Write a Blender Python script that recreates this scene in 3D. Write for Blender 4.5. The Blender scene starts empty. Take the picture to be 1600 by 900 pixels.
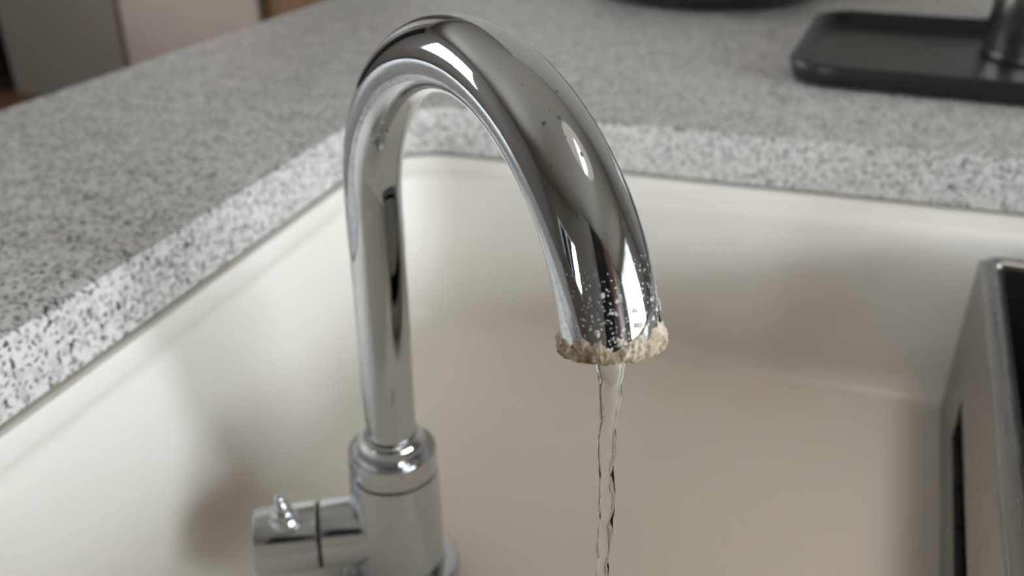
import bpy, bmesh, math, random
from mathutils import Vector, Matrix, noise

random.seed(7)
scene = bpy.context.scene
COL = scene.collection
PI = math.pi

# ---------------------------------------------------------------- camera
YAW = math.radians(17.8)
PITCH = math.radians(27.2)
COUNTER = 0.90                    # height of the worktop
CAMZ = COUNTER + 0.1823           # height of the lens
cam_d = bpy.data.cameras.new('camera')
cam_d.sensor_width = 36.0
cam_d.lens = 31.5
cam_d.clip_start = 0.01
cam_d.dof.use_dof = True
cam_d.dof.focus_distance = 0.233
cam_d.dof.aperture_fstop = 11.0
cam = bpy.data.objects.new('camera', cam_d)
cam.location = (0, 0, CAMZ)
cam.rotation_euler = (PI / 2 - PITCH, 0, YAW)
COL.objects.link(cam)
scene.camera = cam

# ---------------------------------------------------------------- world, windows' daylight, exposure
world = bpy.data.worlds.new('sky')
scene.world = world
world.use_nodes = True
bg = world.node_tree.nodes['Background']
bg.inputs['Color'].default_value = (0.86, 0.93, 1.0, 1)
bg.inputs['Strength'].default_value = 27.0
scene.view_settings.view_transform = 'Standard'
scene.view_settings.look = 'None'
scene.view_settings.gamma = 1.0
scene.view_settings.use_curve_mapping = False
scene.view_settings.exposure = 0.0

scene.cycles.caustics_reflective = False
scene.cycles.caustics_refractive = False

# room extents and the openings daylight comes through
RX0, RX1, RY0, RY1, RH = -4.3, 2.1, -1.5, 3.9, 2.5
WIN_R = (-1.25, 0.50, 0.93, 2.30)     # y0, y1, z0, z1 in the right wall
WIN_N = (-2.80, -1.30, 1.00, 1.75)    # x0, x1, z0, z1 in the wall behind the camera

WIN_L = (1.10, 2.30, 0.95, 2.00)      # y0, y1, z0, z1 in the left wall


def portal(name, loc, rot, sx, sy):
    d = bpy.data.lights.new(name, 'AREA')
    d.shape = 'RECTANGLE'
    d.size, d.size_y = sx, sy
    d.cycles.is_portal = True
    o = bpy.data.objects.new(name, d)
    o.location, o.rotation_euler = loc, rot
    COL.objects.link(o)


portal('daylight_portal', (RX1 + 0.13, (WIN_R[0] + WIN_R[1]) / 2, (WIN_R[2] + WIN_R[3]) / 2), (0, PI / 2, 0),
       WIN_R[3] - WIN_R[2], WIN_R[1] - WIN_R[0])
portal('daylight_portal', (RX0 - .13, (WIN_L[0] + WIN_L[1]) / 2, (WIN_L[2] + WIN_L[3]) / 2), (0, -PI / 2, 0),
       WIN_L[3] - WIN_L[2], WIN_L[1] - WIN_L[0])
portal('daylight_portal', ((WIN_N[0] + WIN_N[1]) / 2, RY0 - 0.13, (WIN_N[2] + WIN_N[3]) / 2), (PI / 2, 0, 0),
       WIN_N[1] - WIN_N[0], WIN_N[3] - WIN_N[2])


# ---------------------------------------------------------------- node helpers
class NT:
    def __init__(self, name):
        self.m = bpy.data.materials.new(name)
        self.m.use_nodes = True
        self.t = self.m.node_tree
        self.t.nodes.clear()
        self.out = self.t.nodes.new('ShaderNodeOutputMaterial')

    def n(self, typ, props=None, **ins):
        nd = self.t.nodes.new('ShaderNode' + typ)
        for k, v in (props or {}).items():
            setattr(nd, k, v)
        for k, v in ins.items():
            self.set(nd, k.replace('_', ' '), v)
        return nd

    def set(self, nd, key, v):
        s = nd.inputs[int(key)] if key.isdigit() else nd.inputs[key]
        if hasattr(v, 'is_linked') or hasattr(v, 'links'):
            self.t.links.new(v, s)
        else:
            if isinstance(v, (tuple, list)) and s.type == 'RGBA' and len(v) == 3:
                v = (*v, 1)
            s.default_value = v

    def coord(self, which='Object'):
        return self.n('TexCoord').outputs[which]

    def noise(self, scale, detail=2, rough=.5, vec=None, dist=0.0):
        nd = self.n('TexNoise', Scale=scale, Detail=detail, Roughness=rough, Distortion=dist)
        self.set(nd, 'Vector', vec if vec is not None else self.coord())
        return nd.outputs['Fac']

    def ramp(self, fac, stops, interp='LINEAR'):
        nd = self.n('ValToRGB')
        cr = nd.color_ramp
        cr.interpolation = interp
        while len(cr.elements) < len(stops):
            cr.elements.new(0.5)
        for e, (p, c) in zip(cr.elements, stops):
            e.position = p
            e.color = (c, c, c, 1) if not isinstance(c, (tuple, list)) else (*c, 1)
        self.set(nd, 'Fac', fac)
        return nd.outputs['Color']

    def mix(self, a, b, fac, mode='MIX'):
        nd = self.n('Mix', {'data_type': 'RGBA', 'blend_type': mode})
        for i, v in ((0, fac), (6, a), (7, b)):
            self.set(nd, str(i), v)
        return nd.outputs[2]

    def math(self, op, a, b=0.0, clamp=False):
        nd = self.n('Math', {'operation': op, 'use_clamp': clamp})
        self.set(nd, '0', a)
        self.set(nd, '1', b)
        return nd.outputs[0]

    def bump(self, h, strength=.2, distance=.001):
        return self.n('Bump', Height=h, Strength=strength, Distance=distance).outputs['Normal']

    def bsdf(self, **k):
        return self.n('BsdfPrincipled', **k)

    def done(self, sh):
        self.t.links.new(sh, self.out.inputs['Surface'])
        return self.m


def plain(name, col, rough=.5, metal=0.0, var=.06, scale=8.0):
    t = NT(name)
    f = t.noise(scale, 3)
    c = t.mix(tuple(x * (1 - var) for x in col), tuple(min(1, x * (1 + var)) for x in col), f)
    b = t.bsdf(Base_Color=c, Roughness=rough, Metallic=metal)
    return t.done(b.outputs[0])


def granite_mat():
    t = NT('granite')
    co = t.coord()
    warp = t.n('TexNoise', Scale=160.0, Detail=2.0)
    t.set(warp, 'Vector', co)
    wv = t.n('VectorMath', {'operation': 'MULTIPLY_ADD'})
    t.set(wv, '0', warp.outputs['Color'])
    t.set(wv, '1', (.004, .004, .004))
    t.set(wv, '2', co)
    v = wv.outputs[0]
    fine = t.noise(400, 1.5, .5, v)
    blot = t.noise(150, 3, .6, v)
    big = t.noise(40, 2, .5, co)
    base = t.mix((.72, .69, .65), (.54, .515, .485), t.ramp(blot, [(.46, 0), (.62, 1)]))
    grey = t.ramp(t.noise(260, 1.5, .5, v), [(.33, 1), (.39, 0)])
    base = t.mix(base, (.24, .24, .235), t.math('MULTIPLY', grey, .85))
    thr = t.math('ADD', fine, t.math('MULTIPLY', t.math('SUBTRACT', big, .5), .16))
    dark = t.ramp(thr, [(.385, 1), (.41, 0)])
    c = t.mix(base, (.045, .047, .05), t.math('MULTIPLY', dark, .95))
    b = t.bsdf(Base_Color=c, Roughness=.38, Normal=t.bump(fine, .06, .0005))
    b.inputs['Specular IOR Level'].default_value = .15
    return t.done(b.outputs[0])


def ceramic_mat():
    t = NT('cream_composite')
    f = t.noise(6, 4)
    c = t.mix((.875, .82, .74), (.895, .845, .775), f)
    b = t.bsdf(Base_Color=c, Roughness=.3)
    b.inputs['Specular IOR Level'].default_value = .4
    return t.done(b.outputs[0])


def chrome_mat(name, tip=None, rough=.025, col=(.61, .63, .65)):
    t = NT(name)
    smudge = t.ramp(t.noise(45, 4, .6), [(.4, rough), (.75, rough * 2.2)])
    scr = t.noise(900, 2, .5)
    b = t.bsdf(Base_Color=col, Metallic=1.0, Roughness=smudge, Normal=t.bump(scr, .006, .0002))
    sh = b.outputs[0]
    if tip is not None:     # dried hard-water spots near the outlet
        geo = t.n('NewGeometry')
        d = t.n('VectorMath', {'operation': 'DISTANCE'})
        t.set(d, '0', geo.outputs['Position'])
        t.set(d, '1', tip)
        near = t.n('MapRange', {'interpolation_type': 'SMOOTHSTEP'}, From_Min=.034, From_Max=.0135, To_Min=0.0, To_Max=1.0)
        t.set(near, 'Value', d.outputs['Value'])
        sp = t.n('TexVoronoi', {'feature': 'F1'}, Scale=950.0, Randomness=1.0)
        t.set(sp, 'Vector', geo.outputs['Position'])
        n1 = t.noise(520, 4, .65, geo.outputs['Position'])
        th = t.math('ADD', t.math('MULTIPLY', near.outputs[0], .40), n1)
        m1 = t.ramp(th, [(.985, 0), (1.03, 1)])
        dots = t.ramp(sp.outputs['Distance'], [(.16, 1), (.24, 0)])
        m2 = t.math('MULTIPLY', dots, t.ramp(t.math('ADD', t.math('MULTIPLY', near.outputs[0], .5), t.noise(150, 2, .5, geo.outputs['Position'])), [(.78, 0), (.9, 1)]))
        m = t.math('MULTIPLY', t.math('MAXIMUM', m1, m2), .8)
        lime = t.bsdf(Base_Color=(.78, .78, .77), Roughness=.7)
        mx = t.n('MixShader')
        t.set(mx, '0', m)
        t.set(mx, '1', sh)
        t.set(mx, '2', lime.outputs[0])
        sh = mx.outputs[0]
    return t.done(sh)


def crust_mat(tip):
    t = NT('limescale')
    geo = t.n('NewGeometry')
    sep = t.n('SeparateXYZ')
    t.set(sep, '0', geo.outputs['Position'])
    up = t.n('MapRange', From_Min=tip[2] - .0055, From_Max=tip[2] + .011, To_Min=0.0, To_Max=1.0)
    t.set(up, 'Value', sep.outputs[2])
    n = t.noise(380, 5, .7, geo.outputs['Position'])
    k = t.math('ADD', t.math('MULTIPLY', up.outputs[0], .70), t.math('MULTIPLY', t.math('SUBTRACT', n, .54), 1.5))
    c = t.ramp(k, [(.0, (.13, .085, .04)), (.14, (.36, .26, .15)), (.34, (.58, .47, .33)), (.56, (.74, .66, .55)), (.8, (.86, .83, .78))])
    pit = t.ramp(t.noise(800, 2, .5, geo.outputs['Position']), [(.32, 1), (.38, 0)])
    c = t.mix(c, (.09, .06, .03), t.math('MULTIPLY', pit, .7))
    b = t.bsdf(Base_Color=c, Roughness=.75, Normal=t.bump(t.noise(900, 4, .7, geo.outputs['Position']), .9, .0009))
    return t.done(b.outputs[0])


def water_mat():
    t = NT('water')
    b = t.bsdf(Base_Color=(1, 1, 1), Roughness=0.0, IOR=1.333)
    b.inputs['Transmission Weight'].default_value = 1.0
    return t.done(b.outputs[0])


def pane_mat():
    t = NT('window_glass')
    tr = t.n('BsdfTransparent', Color=(.97, .98, .98))
    gl = t.n('BsdfGlossy', Color=(1, 1, 1), Roughness=.02)
    fr = t.n('Fresnel', IOR=1.45)
    mx = t.n('MixShader')
    t.set(mx, '0', fr.outputs[0])
    t.set(mx, '1', tr.outputs[0])
    t.set(mx, '2', gl.outputs[0])
    return t.done(mx.outputs[0])


def sheer_mat():
    t = NT('sheer_fabric')
    tr = t.n('BsdfTransparent', Color=(1, 1, 1))
    tl = t.n('BsdfTranslucent', Color=(.34, .33, .31))
    df = t.n('BsdfDiffuse', Color=(.55, .53, .50))
    a = t.n('MixShader')
    t.set(a, '0', .35)
    t.set(a, '1', tl.outputs[0])
    t.set(a, '2', df.outputs[0])
    b = t.n('MixShader')
    t.set(b, '0', t.ramp(t.noise(60, 2), [(.3, .90), (.7, .96)]))
    t.set(b, '1', tr.outputs[0])
    t.set(b, '2', a.outputs[0])
    return t.done(b.outputs[0])


def wood_mat(name, a, b_, rough=.45, axis=1):
    t = NT(name)
    mp = t.n('Mapping')
    t.set(mp, 'Vector', t.coord())
    sc = [14.0, 14.0, 14.0]
    sc[axis] = 1.2
    mp.inputs['Scale'].default_value = sc
    n = t.noise(1.6, 5, .6, mp.outputs[0], .6)
    c = t.mix(a, b_, t.ramp(n, [(.35, 0), (.65, 1)]))
    b = t.bsdf(Base_Color=c, Roughness=rough, Normal=t.bump(n, .1, .001))
    return t.done(b.outputs[0])


def steel_mat(name, col=(.31, .30, .285), rough=.3):
    t = NT(name)
    mp = t.n('Mapping')
    t.set(mp, 'Vector', t.coord())
    mp.inputs['Scale'].default_value = (40, 40, 900)
    n = t.noise(1.0, 3, .5, mp.outputs[0])
    b = t.bsdf(Base_Color=col, Metallic=1.0, Roughness=t.ramp(n, [(.3, rough * .8), (.7, rough * 1.25)]))
    return t.done(b.outputs[0])


# ---------------------------------------------------------------- mesh helpers
def link(name, me, mat, parent=None, loc=(0, 0, 0), smooth=None):
    if mat is not None:
        me.materials.append(mat)
    if smooth is not None:
        me.polygons.foreach_set('use_smooth', [True] * len(me.polygons))
        me.set_sharp_from_angle(angle=math.radians(smooth))
    o = bpy.data.objects.new(name, me)
    COL.objects.link(o)
    o.location = loc
    if parent is not None:
        o.parent = parent
        # parts are given in world coordinates unless their parent is moved later
    return o


def mesh(name, verts, faces):
    me = bpy.data.meshes.new(name)
    me.from_pydata([tuple(v) for v in verts], [], faces)
    bm = bmesh.new()
    bm.from_mesh(me)
    bmesh.ops.recalc_face_normals(bm, faces=bm.faces)
    bm.to_mesh(me)
    bm.free()
    me.update()
    return me


def tag(o, label, cat, group=None, kind=None):
    if label:
        o['label'] = label
    if cat:
        o['category'] = cat
    if group:
        o['group'] = group
    if kind:
        o['kind'] = kind
    return o


def empty(name, loc, rz=0.0):
    o = bpy.data.objects.new(name, None)
    o.empty_display_size = .05
    o.location = loc
    o.rotation_euler = (0, 0, rz)
    COL.objects.link(o)
    return o


def box_mesh(name, boxes, bev=0.0, seg=2):
    """boxes: list of (x0,x1,y0,y1,z0,z1), one bevelled solid each"""
    bm = bmesh.new()
    for x0, x1, y0, y1, z0, z1 in boxes:
        r = bmesh.ops.create_cube(bm, size=1.0)
        for v in r['verts']:
            v.co = Vector(((x0 + x1) / 2 + v.co.x * (x1 - x0), (y0 + y1) / 2 + v.co.y * (y1 - y0), (z0 + z1) / 2 + v.co.z * (z1 - z0)))
    if bev:
        bmesh.ops.bevel(bm, geom=list(bm.edges), offset=bev, segments=seg, affect='EDGES', profile=.5)
    me = bpy.data.meshes.new(name)
    bm.to_mesh(me)
    bm.free()
    return me


def box(name, b, mat, parent=None, bev=.002, loc=(0, 0, 0)):
    return link(name, box_mesh(name, [b], bev), mat, parent, loc, 40)


def rrect(x0, x1, y0, y1, r, n=10):
    pts = []
    r = max(r, 1e-4)
    for cx, cy, a0 in ((x1 - r, y1 - r, 0), (x0 + r, y1 - r, 90), (x0 + r, y0 + r, 180), (x1 - r, y0 + r, 270)):
        for i in range(n + 1):
            a = math.radians(a0 + 90 * i / n)
            pts.append((cx + r * math.cos(a), cy + r * math.sin(a)))
    return pts


def loft(loops, cap0=False, cap1=False, closed_loops=False):
    n = len(loops[0])
    verts = [v for lp in loops for v in lp]
    faces = []
    m = len(loops)
    for i in range(m - 1 + (1 if closed_loops else 0)):
        i2 = (i + 1) % m
        for j in range(n):
            k = (j + 1) % n
            faces.append((i * n + j, i * n + k, i2 * n + k, i2 * n + j))
    if cap0:
        faces.append(tuple(range(n)))
    if cap1:
        faces.append(tuple((m - 1) * n + j for j in range(n)))
    return verts, faces


def lathe(profile, n=64, mtx=None, cap0=True, cap1=True):
    loops = [[Vector((r * math.cos(2 * PI * j / n), r * math.sin(2 * PI * j / n), z)) for j in range(n)] for r, z in profile]
    if mtx is not None:
        loops = [[mtx @ v for v in lp] for lp in loops]
    return loft(loops, cap0, cap1)


def chamfered(profile_pts, bev, seg=3):
    """round the corners of an (r,z) polyline by bev"""
    out = [profile_pts[0]]
    for i in range(1, len(profile_pts) - 1):
        p0, p, p1 = (Vector(q) for q in profile_pts[i - 1:i + 2])
        a = p + (p0 - p).normalized() * min(bev, (p0 - p).length * .45)
        b = p + (p1 - p).normalized() * min(bev, (p1 - p).length * .45)
        for k in range(seg + 1):
            t = k / seg
            q = a * (1 - t) ** 2 + p * 2 * t * (1 - t) + b * t ** 2
            out.append((q.x, q.y))
    out.append(profile_pts[-1])
    return out


def cw(l, h, z):
    """lens-relative lateral / forward / up (metres) -> world"""
    return Vector((l * math.cos(YAW) - h * math.sin(YAW), l * math.sin(YAW) + h * math.cos(YAW), CAMZ + z))


# ---------------------------------------------------------------- the tap's centre line (all in metres)
TAP_L, TAP_H = -.05749, .34736
SINK_FLOOR = CAMZ - .345
KAP = [20.54, 10.36, 7.0, 8.51, 13.48, 21.64, 29.8]     # curvature (1/m) at seven stations along 0.300 m
SPAN, END = .300, .2450
PHI = 2.68836
R_RISER, R_MID, R_TIP = .01197, .01150, .01242


def spout_path():
    pts, ths, rad = [], [], []
    base = cw(TAP_L, TAP_H, -.13774)
    d2 = (math.sin(PHI), math.cos(PHI))
    d = cw(d2[0], d2[1], 0) - cw(0, 0, 0)
    z0 = cw(0, 0, -.256).z
    for i in range(14):
        z = z0 + (base.z - z0) * i / 14
        pts.append(Vector((base.x, base.y, z)))
        ths.append(0.0)
        rad.append(R_RISER)
    n = 1000
    ds = END / n
    th, h, v = 0.0, 0.0, 0.0

    def kap(s):
        u = s / SPAN * (len(KAP) - 1)
        i = min(int(u), len(KAP) - 2)
        return KAP[i] + (KAP[i + 1] - KAP[i]) * (u - i)
    for i in range(n + 1):
        s = i * ds
        if i % 10 == 0:
            pts.append(base + d * h + Vector((0, 0, v)))
            ths.append(th)
            u = s / SPAN * 2
            rad.append(R_RISER + (R_MID - R_RISER) * u if u < 1 else R_MID + (R_TIP - R_MID) * (u - 1))
        k = kap(s + ds / 2)
        tm = th + k * ds / 2
        h += math.sin(tm) * ds
        v += math.cos(tm) * ds
        th += k * ds
    return pts, ths, rad, d


PATH, PTH, PRAD, PDIR = spout_path()
PBIN = PDIR.cross(Vector((0, 0, 1)))
TIP = PATH[-1].copy()
UP = Vector((0, 0, 1))


def frame(th):
    tan = PDIR * math.sin(th) + UP * math.cos(th)
    nor = PDIR * math.cos(th) - UP * math.sin(th)     # towards the outside is -nor
    return tan, nor


# ================================================================= materials
M = {}
M['granite'] = granite_mat()
M['sink'] = ceramic_mat()
M['chrome'] = chrome_mat('chrome')
M['spout'] = chrome_mat('chrome_water_spotted', tuple(TIP))
M['crust'] = crust_mat(TIP)
M['water'] = water_mat()
M['pane'] = pane_mat()
M['sheer'] = sheer_mat()
M['wall'] = plain('warm_white_paint', (.52, .475, .42), .8)
M['ceiling'] = plain('ceiling_paint', (.52, .465, .395), .9)
M['floor'] = wood_mat('oak_floor', (.20, .10, .05), (.30, .16, .085))
M['white_paint'] = plain('white_gloss_paint', (.78, .77, .75), .35)
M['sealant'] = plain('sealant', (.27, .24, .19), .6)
M['steel'] = steel_mat('brushed_steel')
M['steel_canister'] = steel_mat('canister_steel', (.33, .31, .285), .22)
M['black'] = plain('black_plastic', (.012, .012, .012), .32)
M['tray'] = plain('black_tray', (.009, .0085, .008), .42)
M['liner'] = plain('black_liner', (.010, .010, .010), .45)
M['void'] = plain('matt_black', (.003, .003, .003), 1.0)
M['void'].node_tree.nodes['Principled BSDF'].inputs['Specular IOR Level'].default_value = 0.0
M['pan'] = plain('black_pan', (.02, .021, .022), .3)
M['fridge'] = plain('taupe_lacquer', (.28, .245, .21), .4)
M['cream'] = plain('cream_lacquer', (.52, .45, .38), .4)
M['dark'] = plain('dark_lacquer', (.012, .011, .010), .3)
M['oak'] = wood_mat('dark_oak', (.16, .085, .035), (.24, .13, .06), .4, 2)
M['brown_front'] = wood_mat('red_brown_front', (.15, .07, .05), (.21, .10, .075), .35, 2)
M['porcelain'] = plain('white_porcelain', (.85, .84, .82), .2)
M['speck'] = plain('dull_pit', (.10, .095, .09), .6)
M['groove'] = plain('dark_groove', (.03, .03, .03), .5)

# ================================================================= the room
def struct(o):
    o['kind'] = 'structure'
    return o


def wall_with_hole(name, axis, pos, thick, a0, a1, hole):
    """axis 'x': wall plane at x=pos spanning a in y; 'y': at y=pos spanning a in x; hole = (a0,a1,z0,z1) or None"""
    bs = []
    def add(p0, p1, z0, z1):
        if axis == 'x':
            bs.append((min(pos, pos + thick), max(pos, pos + thick), p0, p1, z0, z1))
        else:
            bs.append((p0, p1, min(pos, pos + thick), max(pos, pos + thick), z0, z1))
    if hole is None:
        add(a0, a1, 0, RH)
    else:
        add(a0, hole[0], 0, RH)
        add(hole[1], a1, 0, RH)
        add(hole[0], hole[1], 0, hole[2])
        add(hole[0], hole[1], hole[3], RH)
    return struct(link(name, box_mesh(name, bs), M['wall']))


struct(link('floor', box_mesh('floor', [(RX0 - .2, RX1 + .2, RY0 - .2, RY1 + .2, -.1, 0)]), M['floor']))
struct(link('ceiling', box_mesh('ceiling', [(RX0 - .2, RX1 + .2, RY0 - .2, RY1 + .2, RH, RH + .1)]), M['ceiling']))
wall_with_hole('wall_right', 'x', RX1, .14, RY0 - .14, RY1 + .14, WIN_R)
wall_with_hole('wall_left', 'x', RX0, -.14, RY0 - .14, RY1 + .14, WIN_L)
wall_with_hole('wall_near', 'y', RY0, -.14, RX0, RX1, WIN_N)
wall_with_hole('wall_far', 'y', RY1, .14, RX0, RX1, None)
# the partition the worktop runs up to, behind the pan and the tray
struct(link('wall_back', box_mesh('wall_back', [(-.62, RX1, 1.36, 1.48, 0, RH)]), M['wall']))


def window(name, axis, pos, hole, sign, mull):
    a0, a1, z0, z1 = hole
    w = .05
    bs = [(a0, a0 + w, z0, z1), (a1 - w, a1, z0, z1), (a0 + w, a1 - w, z0, z0 + w), (a0 + w, a1 - w, z1 - w, z1)]
    for k in range(1, mull):
        m = a0 + (a1 - a0) * k / mull
        bs.append((m - .03, m + .03, z0 + w, z1 - w))
    def bb(p, q, r, s, d0, d1):
        lo, hi = sorted((pos + sign * d0, pos + sign * d1))
        return (lo, hi, p, q, r, s) if axis == 'x' else (p, q, lo, hi, r, s)
    fr = struct(link(name, box_mesh(name, [bb(*b, .05, .11) for b in bs], .004), M['white_paint'], None, (0, 0, 0), 40))
    for k in range(mull):
        p = a0 + (a1 - a0) * k / mull + .02
        q = a0 + (a1 - a0) * (k + 1) / mull - .02
        link('pane', box_mesh('pane', [bb(p, q, z0 + w - .01, z1 - w + .01, .078, .082)]), M['pane'], fr)
    link('window_sill', box_mesh('window_sill', [bb(a0 - .06, a1 + .06, z0 - .035, z0, -.08, .05)], .004), M['white_paint'], fr)
    return fr


window('window_1', 'x', RX1, WIN_R, 1, 3)
window('window_2', 'y', RY0, WIN_N, -1, 2)
window('window_3', 'x', RX0, WIN_L, -1, 2)



def curtain():
    e = empty('sheer_curtain', (RX1 - .06, (WIN_R[0] + WIN_R[1]) / 2, 1.52))
    tag(e, 'white sheer half curtain hanging over the upper part of the window', 'curtain')
    n, m, H = 240, 14, .86
    W = WIN_R[1] - WIN_R[0] + .16
    vs, fs = [], []
    for i in range(m):
        z = H * i / (m - 1)
        for j in range(n):
            u = j / (n - 1)
            amp = .022 * (1 - .35 * i / (m - 1))
            vs.append((amp * math.sin(u * 92 + .6 * math.sin(u * 11)) + .006 * math.sin(u * 37 + z * 3), -W / 2 + W * u, z + (.012 * math.sin(u * 14) if i == 0 else 0)))
    for i in range(m - 1):
        for j in range(n - 1):
            fs.append((i * n + j, i * n + j + 1, (i + 1) * n + j + 1, (i + 1) * n + j))
    link('curtain_fabric', mesh('curtain_fabric', vs, fs), M['sheer'], e, (0, 0, 0), 80)
    rod = lathe([(.008, -W / 2 - .04), (.008, W / 2 + .04)], 16, Matrix.Translation((0, 0, H + .004)) @ Matrix.Rotation(PI / 2, 4, 'X'))
    link('curtain_rod', mesh('curtain_rod', *rod), M['steel'], e, (0, 0, 0), 40)
    for y in (-W / 2 - .02, W / 2 + .02):
        link('rod_bracket', box_mesh('rod_bracket', [(0, .0598, y - .008, y + .008, H - .004, H + .012)], .002), M['steel'], e, (0, 0, 0), 40)


curtain()

# ================================================================= worktop with the sink cut-out
T_SLAB = .0346
HX0, HX1, HY0, HY1, HR = -.2897, .475, .085, .598, .05
SLAB_BOT = COUNTER - T_SLAB
OX0, OX1, OY0, OY1 = -.5495, RX1 - .002, -.0150, 1.358


def worktop():
    bm = bmesh.new()
    b = .0016
    inner = [(b, 0), (b * .3, -b * .3), (0, -b), (0, -T_SLAB + b * .6), (b * .6, -T_SLAB)]
    outer = [(-.003, 0), (-.0009, -.0009), (0, -.003), (0, -T_SLAB + .002), (-.002, -T_SLAB)]
    def ring(off, z, hole):
        if hole:
            p = rrect(HX0 - off, HX1 + off, HY0 - off, HY1 + off, HR + off, 12)
        else:
            p = [(OX0 - off, OY0 - off), (OX1 + off, OY0 - off), (OX1 + off, OY1 + off), (OX0 - off, OY1 + off)]
        return [bm.verts.new((x, y, COUNTER + z)) for x, y in p]
    ri = [ring(o, z, True) for o, z in inner]
    ro = [ring(o, z, False) for o, z in outer]
    for rs in (ri, ro):
        for a, c in zip(rs[:-1], rs[1:]):
            n = len(a)
            for j in range(n):
                bm.faces.new((a[j], a[(j + 1) % n], c[(j + 1) % n], c[j]))
    bm.edges.ensure_lookup_table()
    for k in (0, -1):
        es = []
        for r in (ri[k], ro[k]):
            for j in range(len(r)):
                es.append(bm.edges.get((r[j], r[(j + 1) % len(r)])))
        bmesh.ops.triangle_fill(bm, use_beauty=True, use_dissolve=False, edges=es)
    bmesh.ops.recalc_face_normals(bm, faces=bm.faces)
    me = bpy.data.meshes.new('worktop')
    bm.to_mesh(me)
    bm.free()
    o = link('worktop', me, M['granite'], None, (0, 0, 0), 30)
    return tag(o, 'grey and white speckled granite worktop around the sink', 'worktop')


worktop()

# base cupboards under the worktop (carcass rails only where the worktop rests, open under the bowl)
cab = empty('base_cabinet', (0, .7, 0))
tag(cab, 'taupe base cabinet run carrying the granite worktop', 'cabinet')
def wpart(name, b, mat, parent, bev=.002):
    o = link(name, box_mesh(name, [b], bev), mat, None, (0, 0, 0), 40)
    o.parent = parent
    o.matrix_parent_inverse = Matrix.Translation(-parent.location) if not parent.parent else Matrix.Translation(-parent.parent.location)
    return o


wpart('side_panel', (-.52, -.50, .03, 1.34, .1, SLAB_BOT), M['fridge'], cab)
wpart('side_panel', (1.98, 2.0, .03, 1.34, .1, SLAB_BOT), M['fridge'], cab)
wpart('back_panel', (-.50, 1.98, 1.32, 1.34, .1, SLAB_BOT), M['fridge'], cab)
wpart('plinth', (-.48, 1.96, .08, 1.30, 0, .1), M['dark'], cab)
wpart('bottom_panel', (-.50, 1.98, .05, 1.32, .1, .12), M['fridge'], cab)
for k in range(4):
    x0 = -.50 + k * .62
    dr = wpart('door', (x0 + .002, x0 + .616, .01, .03, .12, SLAB_BOT - .01), M['fridge'], cab)
    h = wpart('handle', (x0 + .24, x0 + .38, -.012, .01, SLAB_BOT - .06, SLAB_BOT - .048), M['steel'], cab)
    h.parent = dr
    h.matrix_parent_inverse = Matrix.Identity(4)


# ================================================================= sink
def sink():
    e = empty('sink', ((HX0 + HX1) / 2, (HY0 + HY1) / 2, SINK_FLOOR))
    tag(e, 'cream white undermount sink bowl below the granite worktop', 'sink')
    inv = Matrix.Translation(-e.location)
    W = .0140
    DROP = .0125
    zl = SLAB_BOT - .0014
    loops = []
    def lp(inset, z, r):
        loops.append([Vector((x, y, z)) for x, y in rrect(HX0 + inset, HX1 - inset, HY0 + inset, HY1 - inset, r, 12)])
    zo = SINK_FLOOR - .012
    lp(.028, zo, .05)                     # outside skin
    lp(.012, zo + .03, .06)
    lp(.008, zl - .014, .06)
    lp(-.024, zl - .012, .07)
    lp(-.024, zl, .07)
    lp(-.010, zl, .06)
    lp(.004, zl - .0004, .05)
    R1 = .006
    r0 = .042
    base_r = r0
    for k in range(9):
        a = PI / 2 * k / 8
        lp(W - R1 + R1 * math.sin(a), zl - .0008 - DROP * min(1, .70 + .30 * k / 8) - R1 * (1 - math.cos(a)), base_r + R1 * (1 - math.sin(a)))
    R2, DR = .020, .012
    ztop, zbot = zl - .0008 - R1 - DROP, SINK_FLOOR + R2
    for k in range(1, 7):
        t = k / 7
        lp(W + DR * t, ztop + (zbot - ztop) * t, base_r)
    for k in range(11):
        a = PI / 2 * k / 10
        lp(W + DR + R2 * (1 - math.cos(a)), SINK_FLOOR + R2 - R2 * math.sin(a), base_r - R2 * .6 * (1 - math.cos(a)))
    v, f = loft(loops, True, True)
    bowl = link('bowl', mesh('bowl', v, f), M['sink'], e, (0, 0, 0), 50)
    bowl.matrix_parent_inverse = inv
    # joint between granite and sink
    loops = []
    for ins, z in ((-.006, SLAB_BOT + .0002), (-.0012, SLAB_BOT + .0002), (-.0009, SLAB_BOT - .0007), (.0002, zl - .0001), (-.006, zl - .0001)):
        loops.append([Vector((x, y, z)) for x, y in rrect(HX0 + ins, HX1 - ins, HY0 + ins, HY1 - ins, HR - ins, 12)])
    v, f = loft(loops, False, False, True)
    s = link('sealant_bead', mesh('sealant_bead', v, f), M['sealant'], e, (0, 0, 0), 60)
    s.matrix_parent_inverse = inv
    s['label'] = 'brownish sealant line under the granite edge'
    return e


sink()


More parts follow.
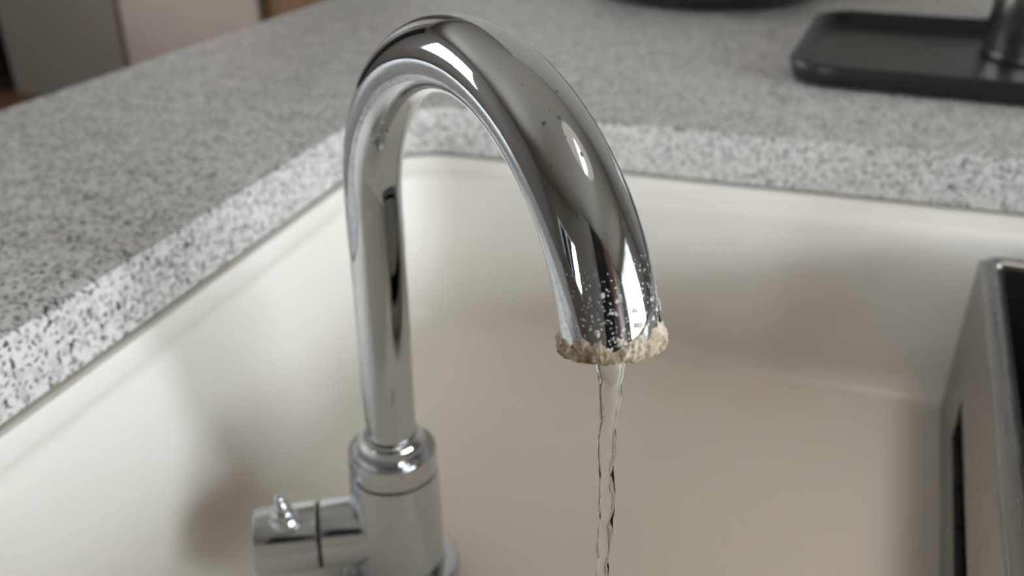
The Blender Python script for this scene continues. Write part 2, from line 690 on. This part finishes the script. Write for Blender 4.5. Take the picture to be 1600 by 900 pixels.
# ================================================================= tap
def faucet():
    base = cw(TAP_L, TAP_H, 0)
    e = empty('kitchen_faucet', (base.x, base.y, SINK_FLOOR))
    tag(e, 'chrome gooseneck kitchen tap with limescale around its running outlet', 'faucet')
    inv = Matrix.Translation(-e.location)

    def part(name, vf, mat, sharp=35, parent=None):
        o = link(name, mesh(name, *vf), mat, parent or e, (0, 0, 0), sharp)
        o.matrix_parent_inverse = inv if parent is None else Matrix.Identity(4)
        return o
    AX = Matrix.Translation((base.x, base.y, 0))

    def Z(z):
        return CAMZ + z
    # spout: riser and arch as one tube, wall turned in at the outlet
    N = 72
    loops = []
    def circ(c, th, r):
        tan, nor = frame(th)
        return [c + nor * (r * math.cos(2 * PI * j / N)) + PBIN * (r * math.sin(2 * PI * j / N)) for j in range(N)]
    for p, th, r in zip(PATH, PTH, PRAD):
        loops.append(circ(p, th, r))
    tan, nor = frame(PTH[-1])
    loops.append(circ(TIP + tan * .0006, PTH[-1], R_TIP - .0006))
    loops.append(circ(TIP + tan * .0006, PTH[-1], R_TIP - .0022))
    loops.append(circ(TIP - tan * .006, PTH[-1], R_TIP - .0024))
    spout = part('spout', loft(loops, True, True), M['spout'], 60)
    # aerator insert inside the outlet
    loops = [circ(TIP - tan * .0055, PTH[-1], R_TIP - .0026), circ(TIP - tan * .001, PTH[-1], R_TIP - .0026),
             circ(TIP - tan * .0008, PTH[-1], R_TIP - .0045), circ(TIP - tan * .003, PTH[-1], .0042)]
    part('aerator', loft(loops, True, True), M['groove'])
    # pits and marks on the arch (place along the tube, angle around it, size)
    for s_i, ang, sz, asp in SPECKS:
        p, th, r = PATH[s_i], PTH[s_i], PRAD[s_i]
        tn, no = frame(th)
        out = no * math.cos(ang) + PBIN * math.sin(ang)
        side = tn.cross(out)
        vs = []
        k = 9
        for j in range(k):
            a = 2 * PI * j / k
            rr = sz * (1 + .35 * noise.noise(Vector((j * 1.7, s_i, ang))))
            q = p + tn * (rr * asp * math.cos(a)) + side * (rr * math.sin(a)) + out * r
            o2 = (q - p - tn * ((q - p).dot(tn))).normalized()
            vs.append(p + tn * ((q - p).dot(tn)) + o2 * (r + .00006))
        vs.append(p + out * (r + .00012))
        fs = [(j, (j + 1) % k, k) for j in range(k)]
        part('pit_mark', (vs, fs), M['speck'], 60, spout)
    # gland ring, collar, body, flange (turned parts on one axis)
    zc = Z(-.2640)
    part('gland_ring', lathe(chamfered([(.0118, zc + .0088), (.0130, zc + .0090), (.0148, zc + .0080), (.0160, zc + .0055), (.0163, zc + .0025), (.0155, zc - .0005)], .0012), 64, AX, True, True), M['chrome'], 50)
    part('collar', lathe(chamfered([(.0150, zc - .0008), (.0172, zc - .0006), (.0209, zc), (.0215, zc - .0110), (.0205, zc - .0112)], .0006), 96, AX, True, True), M['chrome'], 25)
    part('seam_groove', lathe([(.0205, zc - .0108), (.0206, zc - .0126)], 64, AX), M['groove'])
    part('body', lathe(chamfered([(.019, zc - .0122), (.0217, zc - .0122), (.0228, zc - .055), (.0236, Z(-.3365)), (.020, Z(-.3365))], .0005), 96, AX), M['chrome'], 25)
    part('base_flange', lathe(chamfered([(.020, Z(-.3355)), (.0285, Z(-.3355)), (.0305, Z(-.3385)), (.0305, SINK_FLOOR + .0002), (.020, SINK_FLOOR + .0002)], .0015), 96, AX), M['chrome'], 25)
    # side valve and handle
    ta = math.radians(79.2)
    ad = cw(-math.sin(ta), -math.cos(ta), 0) - cw(0, 0, 0)
    bx = ad.cross(UP).normalized()
    o0 = Vector((base.x, base.y, Z(-.3125)))
    MA = Matrix((( bx.x, UP.x, ad.x, o0.x), (bx.y, UP.y, ad.y, o0.y), (bx.z, UP.z, ad.z, o0.z), (0, 0, 0, 1)))
    ra = .0172
    part('valve_housing', lathe(chamfered([(ra * .8, .006), (ra, .007), (ra, .0375), (ra * .9, .0375)], .0007), 96, MA), M['chrome'], 25)
    part('seam_groove', lathe([(ra * .93, .0370), (ra * .93, .0398)], 64, MA), M['groove'])
    kn = part('handle_knob', lathe(chamfered([(ra * .9, .0393), (ra, .0393), (ra, .0690), (ra * .6, .0702), (0.0005, .0704)], .0009), 96, MA), M['chrome'], 25)
    # ridged lever pin standing on the knob
    pb = o0 + ad * .0535 + (-bx if bx.dot(cw(0, -1, 0) - cw(0, 0, 0)) < 0 else bx) * (ra * .34) + UP * (ra * .92)
    pin = [(.0030, -.004), (.0056, -.002), (.0060, .0008), (.0054, .0030), (.0040, .0042), (.0043, .0052), (.0046, .0068), (.0040, .0086),
           (.0028, .0094), (.0031, .0104), (.0031, .0118), (.0024, .0130), (.0018, .0136), (.0021, .0146), (.0019, .0160), (.0010, .0172), (.0003, .0175)]
    pin = [(r * 1.22, z) for r, z in pin]
    tilt = (UP * .93 + ad * .10 + (pb - o0 - ad * .0535).normalized() * .25).normalized()
    sx = tilt.cross(ad).normalized()
    sy = tilt.cross(sx)
    MP = Matrix(((sx.x, sy.x, tilt.x, pb.x), (sx.y, sy.y, tilt.y, pb.y), (sx.z, sy.z, tilt.z, pb.z), (0, 0, 0, 1)))
    pn = part('lever_pin', lathe(pin, 32, MP), M['chrome'], 80, kn)
    pn['label'] = 'small ridged pin on the handle'
    return e, inv


SPECKS = [(94, 2.95, .00050, 1.3), (94, 2.618, .00055, 1.0), (89, 2.67, .00018, 1), (91, 3.229, .00035, .8), (96, 2.88, .00022, 1), (98, 3.002, .00036, 2.2),
          (98, 2.374, .00026, 1.8), (83, 2.88, .00026, .6), (93, 2.845, .0002, 1)]
faucet_obj, finv = faucet()


def limescale():
    n, m = 300, 46
    th = PTH[-1]
    verts, faces = [], []
    H = .0150
    for i in range(m):
        u = i / (m - 1)
        # profile from inside the lip, under it, then up the outside
        for j in range(n):
            a = 2 * PI * j / n
            tan, nor = frame(th)
            out = nor * math.cos(a) + PBIN * math.sin(a)
            if u < .2:
                k = u / .2
                rr = R_TIP - .0030 + k * .0030
                al = .0004 + .0010 * math.sin(k * PI / 2)
                thick = .0004
            else:
                k = (u - .2) / .8
                al = .0014 - k * H
                rr = R_TIP
                thick = 0.0
            # walk back along the curved path for points above the lip
            s = -al
            if s > 0:
                idx = len(PATH) - 1 - s / (END / 100)
                i0 = int(math.floor(idx))
                fr = idx - i0
                c = PATH[i0].lerp(PATH[min(i0 + 1, len(PATH) - 1)], fr)
                t2 = PTH[i0] + (PTH[min(i0 + 1, len(PTH) - 1)] - PTH[i0]) * fr
                tan, nor = frame(t2)
                out = nor * math.cos(a) + PBIN * math.sin(a)
                p0 = c
            else:
                p0 = TIP + tan * al
            p = p0 + out * rr
            q = p * 1.0
            nz = noise.fractal(q * 420, 1.0, 2.0, 4)
            nz2 = noise.noise(q * 130 + Vector((3.1, 0, 0)))
            nz3 = noise.noise(q * 1500)
            if u < .2:
                off = thick + .0004 * nz
                p = p + out * off * k + tan * (.0007 * nz + .0004 * nz3)
            else:
                lim = .24 + .20 * nz2 + .16 * noise.noise(q * 520) + .08 * nz3
                cover = max(-1.0, min(1.0, (lim - k) / .16))
                off = (.00012 + .00046 * nz + .00040 * nz3) * (1 if cover > 0 else 0) + .0006 * min(cover, .55)
                # scattered crumbs higher up
                if cover < .2:
                    off = max(off, .0009 * (nz - .66 - .5 * k))
                p = p + out * max(off, -.0006)
            verts.append(p)
    for i in range(m - 1):
        for j in range(n):
            k = (j + 1) % n
            faces.append((i * n + j, i * n + k, (i + 1) * n + k, (i + 1) * n + j))
    o = link('limescale_crust', mesh('limescale_crust', verts, faces), M['crust'], faucet_obj, (0, 0, 0), 80)
    o.matrix_parent_inverse = finv
    o['label'] = 'beige and white crusty limescale around the outlet'


limescale()


# ================================================================= running water
def stream():
    top = TIP - Vector((0, 0, .002))
    zbot = SINK_FLOOR + .0004
    n, m = 36, 260
    loops = []
    right = cw(1, 0, 0) - cw(0, 0, 0)
    fwd = cw(0, 1, 0) - cw(0, 0, 0)
    H = top.z - zbot
    for i in range(m):
        t = i / (m - 1)
        y = t * H
        z = top.z - y
        # necking of the falling column
        a = .0019 + .0024 * math.exp(-y / .0115)
        b = .0017 + .0022 * math.exp(-y / .0115)
        wob = min(1.0, y / .02)
        a *= 1 + wob * (.06 * math.sin(y * 420 + .6) + .05 * math.sin(y * 930))
        b *= 1 + wob * (.10 * math.sin(y * 420 + 2.3) + .06 * math.sin(y * 1010 + 1))
        tw = y * 60
        c = Vector((top.x, top.y, z)) + right * (.0003 * wob * math.sin(y * 160) + .020 * y) + fwd * (.0004 * math.sin(y * 130))
        if t > .975:
            k = (t - .975) / .025
            a += .010 * k * k
            b += .010 * k * k
        lp = []
        for j in range(n):
            an = 2 * PI * j / n
            r = 1 + wob * (.10 * math.cos(2 * an + y * 150) + .05 * math.cos(3 * an - y * 260))
            x, q = a * r * math.cos(an), b * r * math.sin(an)
            lp.append(c + right * (x * math.cos(tw) - q * math.sin(tw)) + fwd * (x * math.sin(tw) + q * math.cos(tw)))
        loops.append(lp)
    v, f = loft(loops, True, True)
    o = link('water_stream', mesh('water_stream', v, f), M['water'], None, (0, 0, 0), 80)
    tag(o, 'thin clear stream of water falling from the tap', 'water')


stream()


def droplets():
    spots = [(39, .489, .0011, 'highest of the three small water drops inside the tap arch'), (36, .192, .0012, 'middle one of the three small water drops inside the tap arch'),
             (32, .209, .0013, 'lowest of the three small water drops inside the tap arch')]
    for s_i, ang, r, lab in spots:
        tn, no = frame(PTH[s_i])
        out = no * math.cos(ang) + PBIN * math.sin(ang)
        side = tn.cross(out)
        c = PATH[s_i] + out * (PRAD[s_i] - r * .12)
        loops = []
        for i in range(1, 10):
            a = PI * i / 10
            loops.append([c + out * (r * .62 * math.cos(a)) + (side * math.cos(2 * PI * j / 20) * .85 + tn * math.sin(2 * PI * j / 20) * 1.15) * (r * math.sin(a)) for j in range(20)])
        v, f = loft(loops, True, True)
        o = link('water_droplet', mesh('water_droplet', v, f), M['water'], None, (0, 0, 0), 80)
        tag(o, lab, 'water drop', 'water drops inside the tap arch')


droplets()


# ================================================================= steel insert in the sink
def insert():
    a = math.radians(5.4)
    P0 = Vector((.121, .560, SINK_FLOOR + .0003))
    e = empty('sink_insert', P0, -a)     # local +x to the right, local -y towards the camera
    tag(e, 'brushed steel box insert standing at the right of the sink', 'sink insert')
    Wd, Ln, Ht, th = .262, .37, .113, .0085
    s0, s1, z0, z1 = .080, .325, .031, .056
    boxes = [
        (0, th, -Ln, 0, 0, z0), (0, th, -Ln, 0, z1, Ht - .004), (0, th, -s0, 0, z0, z1), (0, th, -Ln, -s1, z0, z1),
        (Wd - th, Wd, -Ln, 0, 0, Ht - .004), (th, Wd - th, -th, 0, 0, Ht - .004), (th, Wd - th, -Ln, -Ln + th, 0, Ht - .004)]
    o = link('steel_shell', box_mesh('steel_shell', boxes), M['steel'], e)
    # rolled rim
    prof = [(0, -.006), (-.0006, -.002), (.001, .0), (th * .5, .0012), (th - .001, 0), (th + .0008, -.002), (th + .0006, -.006)]
    loops = []
    for ins, z in prof:
        loops.append([Vector((x, y, Ht + z)) for x, y in rrect(ins, Wd - ins, -Ln + ins, -ins, .012 - ins if ins < .01 else .002, 6)])
    v, f = loft(loops, False, False, True)
    link('rim', mesh('rim', v, f), M['steel'], e, (0, 0, 0), 50)
    # black liner: open tray inside
    loops = []
    for ins, z in ((th + .0004, .002), (th + .0004, Ht - .003), (th + .003, Ht - .0025), (th + .003, .006)):
        loops.append([Vector((x, y, z)) for x, y in rrect(ins, Wd - ins, -Ln + ins, -ins, .004, 4)])
    v, f = loft(loops, True, True)
    lo = link('liner', mesh('liner', v, f), M['liner'], e, (0, 0, 0), 40)
    lo['label'] = 'black inner liner'
    link('slot_recess', box_mesh('slot_recess', [(.0045, th + .0002, -s1, -s0, z0, z1)]), M['void'], e)


insert()


# ================================================================= on the back worktop
def tray():
    e = empty('serving_tray', (-.012, .735, COUNTER), math.radians(-5))
    tag(e, 'black rectangular tray with rounded corners on the granite', 'tray')
    Wd, Dp = .44, .262
    def ring(ins, z, r):
        return [Vector((x, y, z)) for x, y in rrect(ins, Wd - ins, ins, Dp - ins, r, 10)]
    loops = [ring(.012, .0004, .03), ring(.004, .002, .036), ring(.0005, .010, .04), ring(0, .0165, .04), ring(.0012, .0185, .039), ring(.0035, .0190, .037),
             ring(.006, .0182, .035), ring(.009, .012, .032), ring(.013, .006, .03), ring(.022, .0045, .024)]
    v, f = loft(loops, True, True)
    link('tray_body', mesh('tray_body', v, f), M['tray'], e, (0, 0, 0), 50)


tray()

can = empty('steel_canister', (.197, .890, COUNTER + .0048))
tag(can, 'tall brushed steel canister standing on the black tray', 'canister')
link('canister_body', mesh('canister_body', *lathe(chamfered([(.040, 0), (.0465, 0), (.0465, .19), (.042, .192)], .002), 72)), M['steel_canister'], can, (0, 0, 0), 30)
link('lid', mesh('lid', *lathe(chamfered([(.040, .1915), (.0455, .1918), (.0455, .204), (.02, .208), (.0005, .2085)], .003), 72)), M['black'], can, (0, 0, 0), 30)
link('foot_ring', mesh('foot_ring', *lathe([(.0472, .0002), (.0472, .004), (.0465, .0055), (.044, .0055), (.044, .0002)], 72)), M['black'], can, (0, 0, 0), 30)

jar = empty('white_canister', (.236, 1.100, COUNTER))
tag(jar, 'white canister standing behind the black tray', 'canister')
link('jar_body', mesh('jar_body', *lathe(chamfered([(.045, .0003), (.055, .0003), (.058, .04), (.058, .13), (.050, .135)], .004), 64)), M['porcelain'], jar, (0, 0, 0), 40)
link('lid', mesh('lid', *lathe(chamfered([(.05, .1345), (.056, .1348), (.056, .146), (.015, .152), (.012, .166), (.0005, .168)], .003), 64)), M['porcelain'], jar, (0, 0, 0), 40)

pan = empty('round_pan', (-.130, 1.165, COUNTER))
tag(pan, 'round dark pan on the worktop behind the tap', 'pan')
link('pan_bowl', mesh('pan_bowl', *lathe([(.100, .0004), (.120, .001), (.130, .006), (.138, .020), (.143, .050), (.146, .056), (.144, .058), (.139, .052), (.133, .022), (.120, .007), (.0005, .005)], 96)), M['pan'], pan, (0, 0, 0), 40)
hb = link('handle', box_mesh('handle', [(.140, .300, -.011, .011, .044, .056)], .004), M['black'], pan, (0, 0, 0), 40)
hb.rotation_euler = (0, 0, math.radians(35))


# ================================================================= the room beyond the worktop
def cupboard(name, x0, x1, y0, y1, z1, mat, label, cat, doors, facing=-1, plinth=.08, handle='steel'):
    e = empty(name, ((x0 + x1) / 2, (y0 + y1) / 2, 0))
    tag(e, label, cat)
    w, d = (x1 - x0) / 2, (y1 - y0) / 2
    link('carcass', box_mesh('carcass', [(-w, w, -d + (.02 if facing < 0 else 0), d - (.02 if facing > 0 else 0), plinth, z1)], .003), mat, e, (0, 0, 0), 40)
    if plinth:
        link('plinth', box_mesh('plinth', [(-w + .02, w - .02, -d + .05, d - .05, 0, plinth)]), M['dark'], e)
    for k in range(doors[0]):
        for r in range(doors[1]):
            a = -w + 2 * w * k / doors[0] + .002
            b = -w + 2 * w * (k + 1) / doors[0] - .002
            zz0 = plinth + (z1 - plinth) * r / doors[1] + .002
            zz1 = plinth + (z1 - plinth) * (r + 1) / doors[1] - .002
            ys = (-d, -d + .0195) if facing < 0 else (d - .0195, d)
            dr = link('door', box_mesh('door', [(a, b, *ys, zz0, zz1)], .003), mat, e, (0, 0, 0), 40)
            hy = (-d - .028, -d - .0005) if facing < 0 else (d + .0005, d + .028)
            hz = (zz0 + zz1) / 2
            link('handle', box_mesh('handle', [(b - .06, b - .045, *hy, hz - .09, hz + .09)], .003), M[handle], dr, (0, 0, 0), 40)
    return e


cupboard('tall_cabinet', -3.40, -2.76, 3.17, 3.80, 2.10, M['fridge'], 'tall taupe cabinet at the far end of the room', 'cabinet', (1, 1), plinth=.0)
cupboard('dark_cabinet', -4.20, -3.43, 3.15, 3.80, 2.10, M['dark'], 'tall black cabinet left of the taupe one', 'cabinet', (1, 2))
cupboard('cream_cabinet', -2.74, -2.07, 3.17, 3.80, 2.10, M['cream'], 'tall cream cabinet right of the taupe one', 'cabinet', (1, 1), plinth=.0)
cupboard('wooden_sideboard', -2.05, -1.00, 3.20, 3.84, .85, M['oak'], 'low brown wooden sideboard against the far wall', 'sideboard', (2, 1))
# unseen row behind the camera; black and brown fronts added for tap reflections
cupboard('standin_tower', .06, .52, -1.48, -.88, 2.15, M['dark'], 'unseen black oven tower behind the viewer', 'standin', (1, 3), 1)
cupboard('reflected_cabinet', .54, .84, -1.48, -.90, 2.15, M['brown_front'], 'narrow red-brown cabinet added for the tap reflection, on the window side of the oven tower', 'cabinet', (1, 2), 1)
cupboard('reflected_cabinet', -.40, .04, -1.48, -.90, 2.15, M['fridge'], 'taupe larder cabinet on the far side of the oven tower', 'cabinet', (1, 2), 1)


# ================================================================= added, unseen downlight over the bowl, brightens its floor
def fill_light(x, y, power):
    e = empty('ceiling_fill', (x, y, RH))
    tag(e, 'large round white fill light added on the ceiling to brighten the sink', 'fill light')
    link('trim_ring', mesh('trim_ring', *lathe([(.370, -.0002), (.370, -.005), (.352, -.007), (.348, -.0002)], 48, None, False, False)), M['white_paint'], e, (0, 0, 0), 40)
    t = NT('fill_lens')
    em = t.n('Emission', Color=(1.0, .92, .82), Strength=0.6)
    link('lens', mesh('lens', *lathe([(.349, -.001), (.349, -.003)], 48)), t.done(em.outputs[0]), e, (0, 0, 0), 40)
    d = bpy.data.lights.new('fill_beam', 'SPOT')
    d.energy = power
    d.color = (1.0, .93, .84)
    d.spot_size = math.radians(26)
    d.spot_blend = 1.0
    d.shadow_soft_size = .34
    o = bpy.data.objects.new('fill_beam', d)
    o.location = (0, 0, -.02)
    o.rotation_euler = (Vector((.11, .36, SINK_FLOOR)) - Vector((x, y, RH - .02))).to_track_quat('-Z', 'Y').to_euler()
    o.parent = e
    COL.objects.link(o)


fill_light(.36, .30, 72.0)
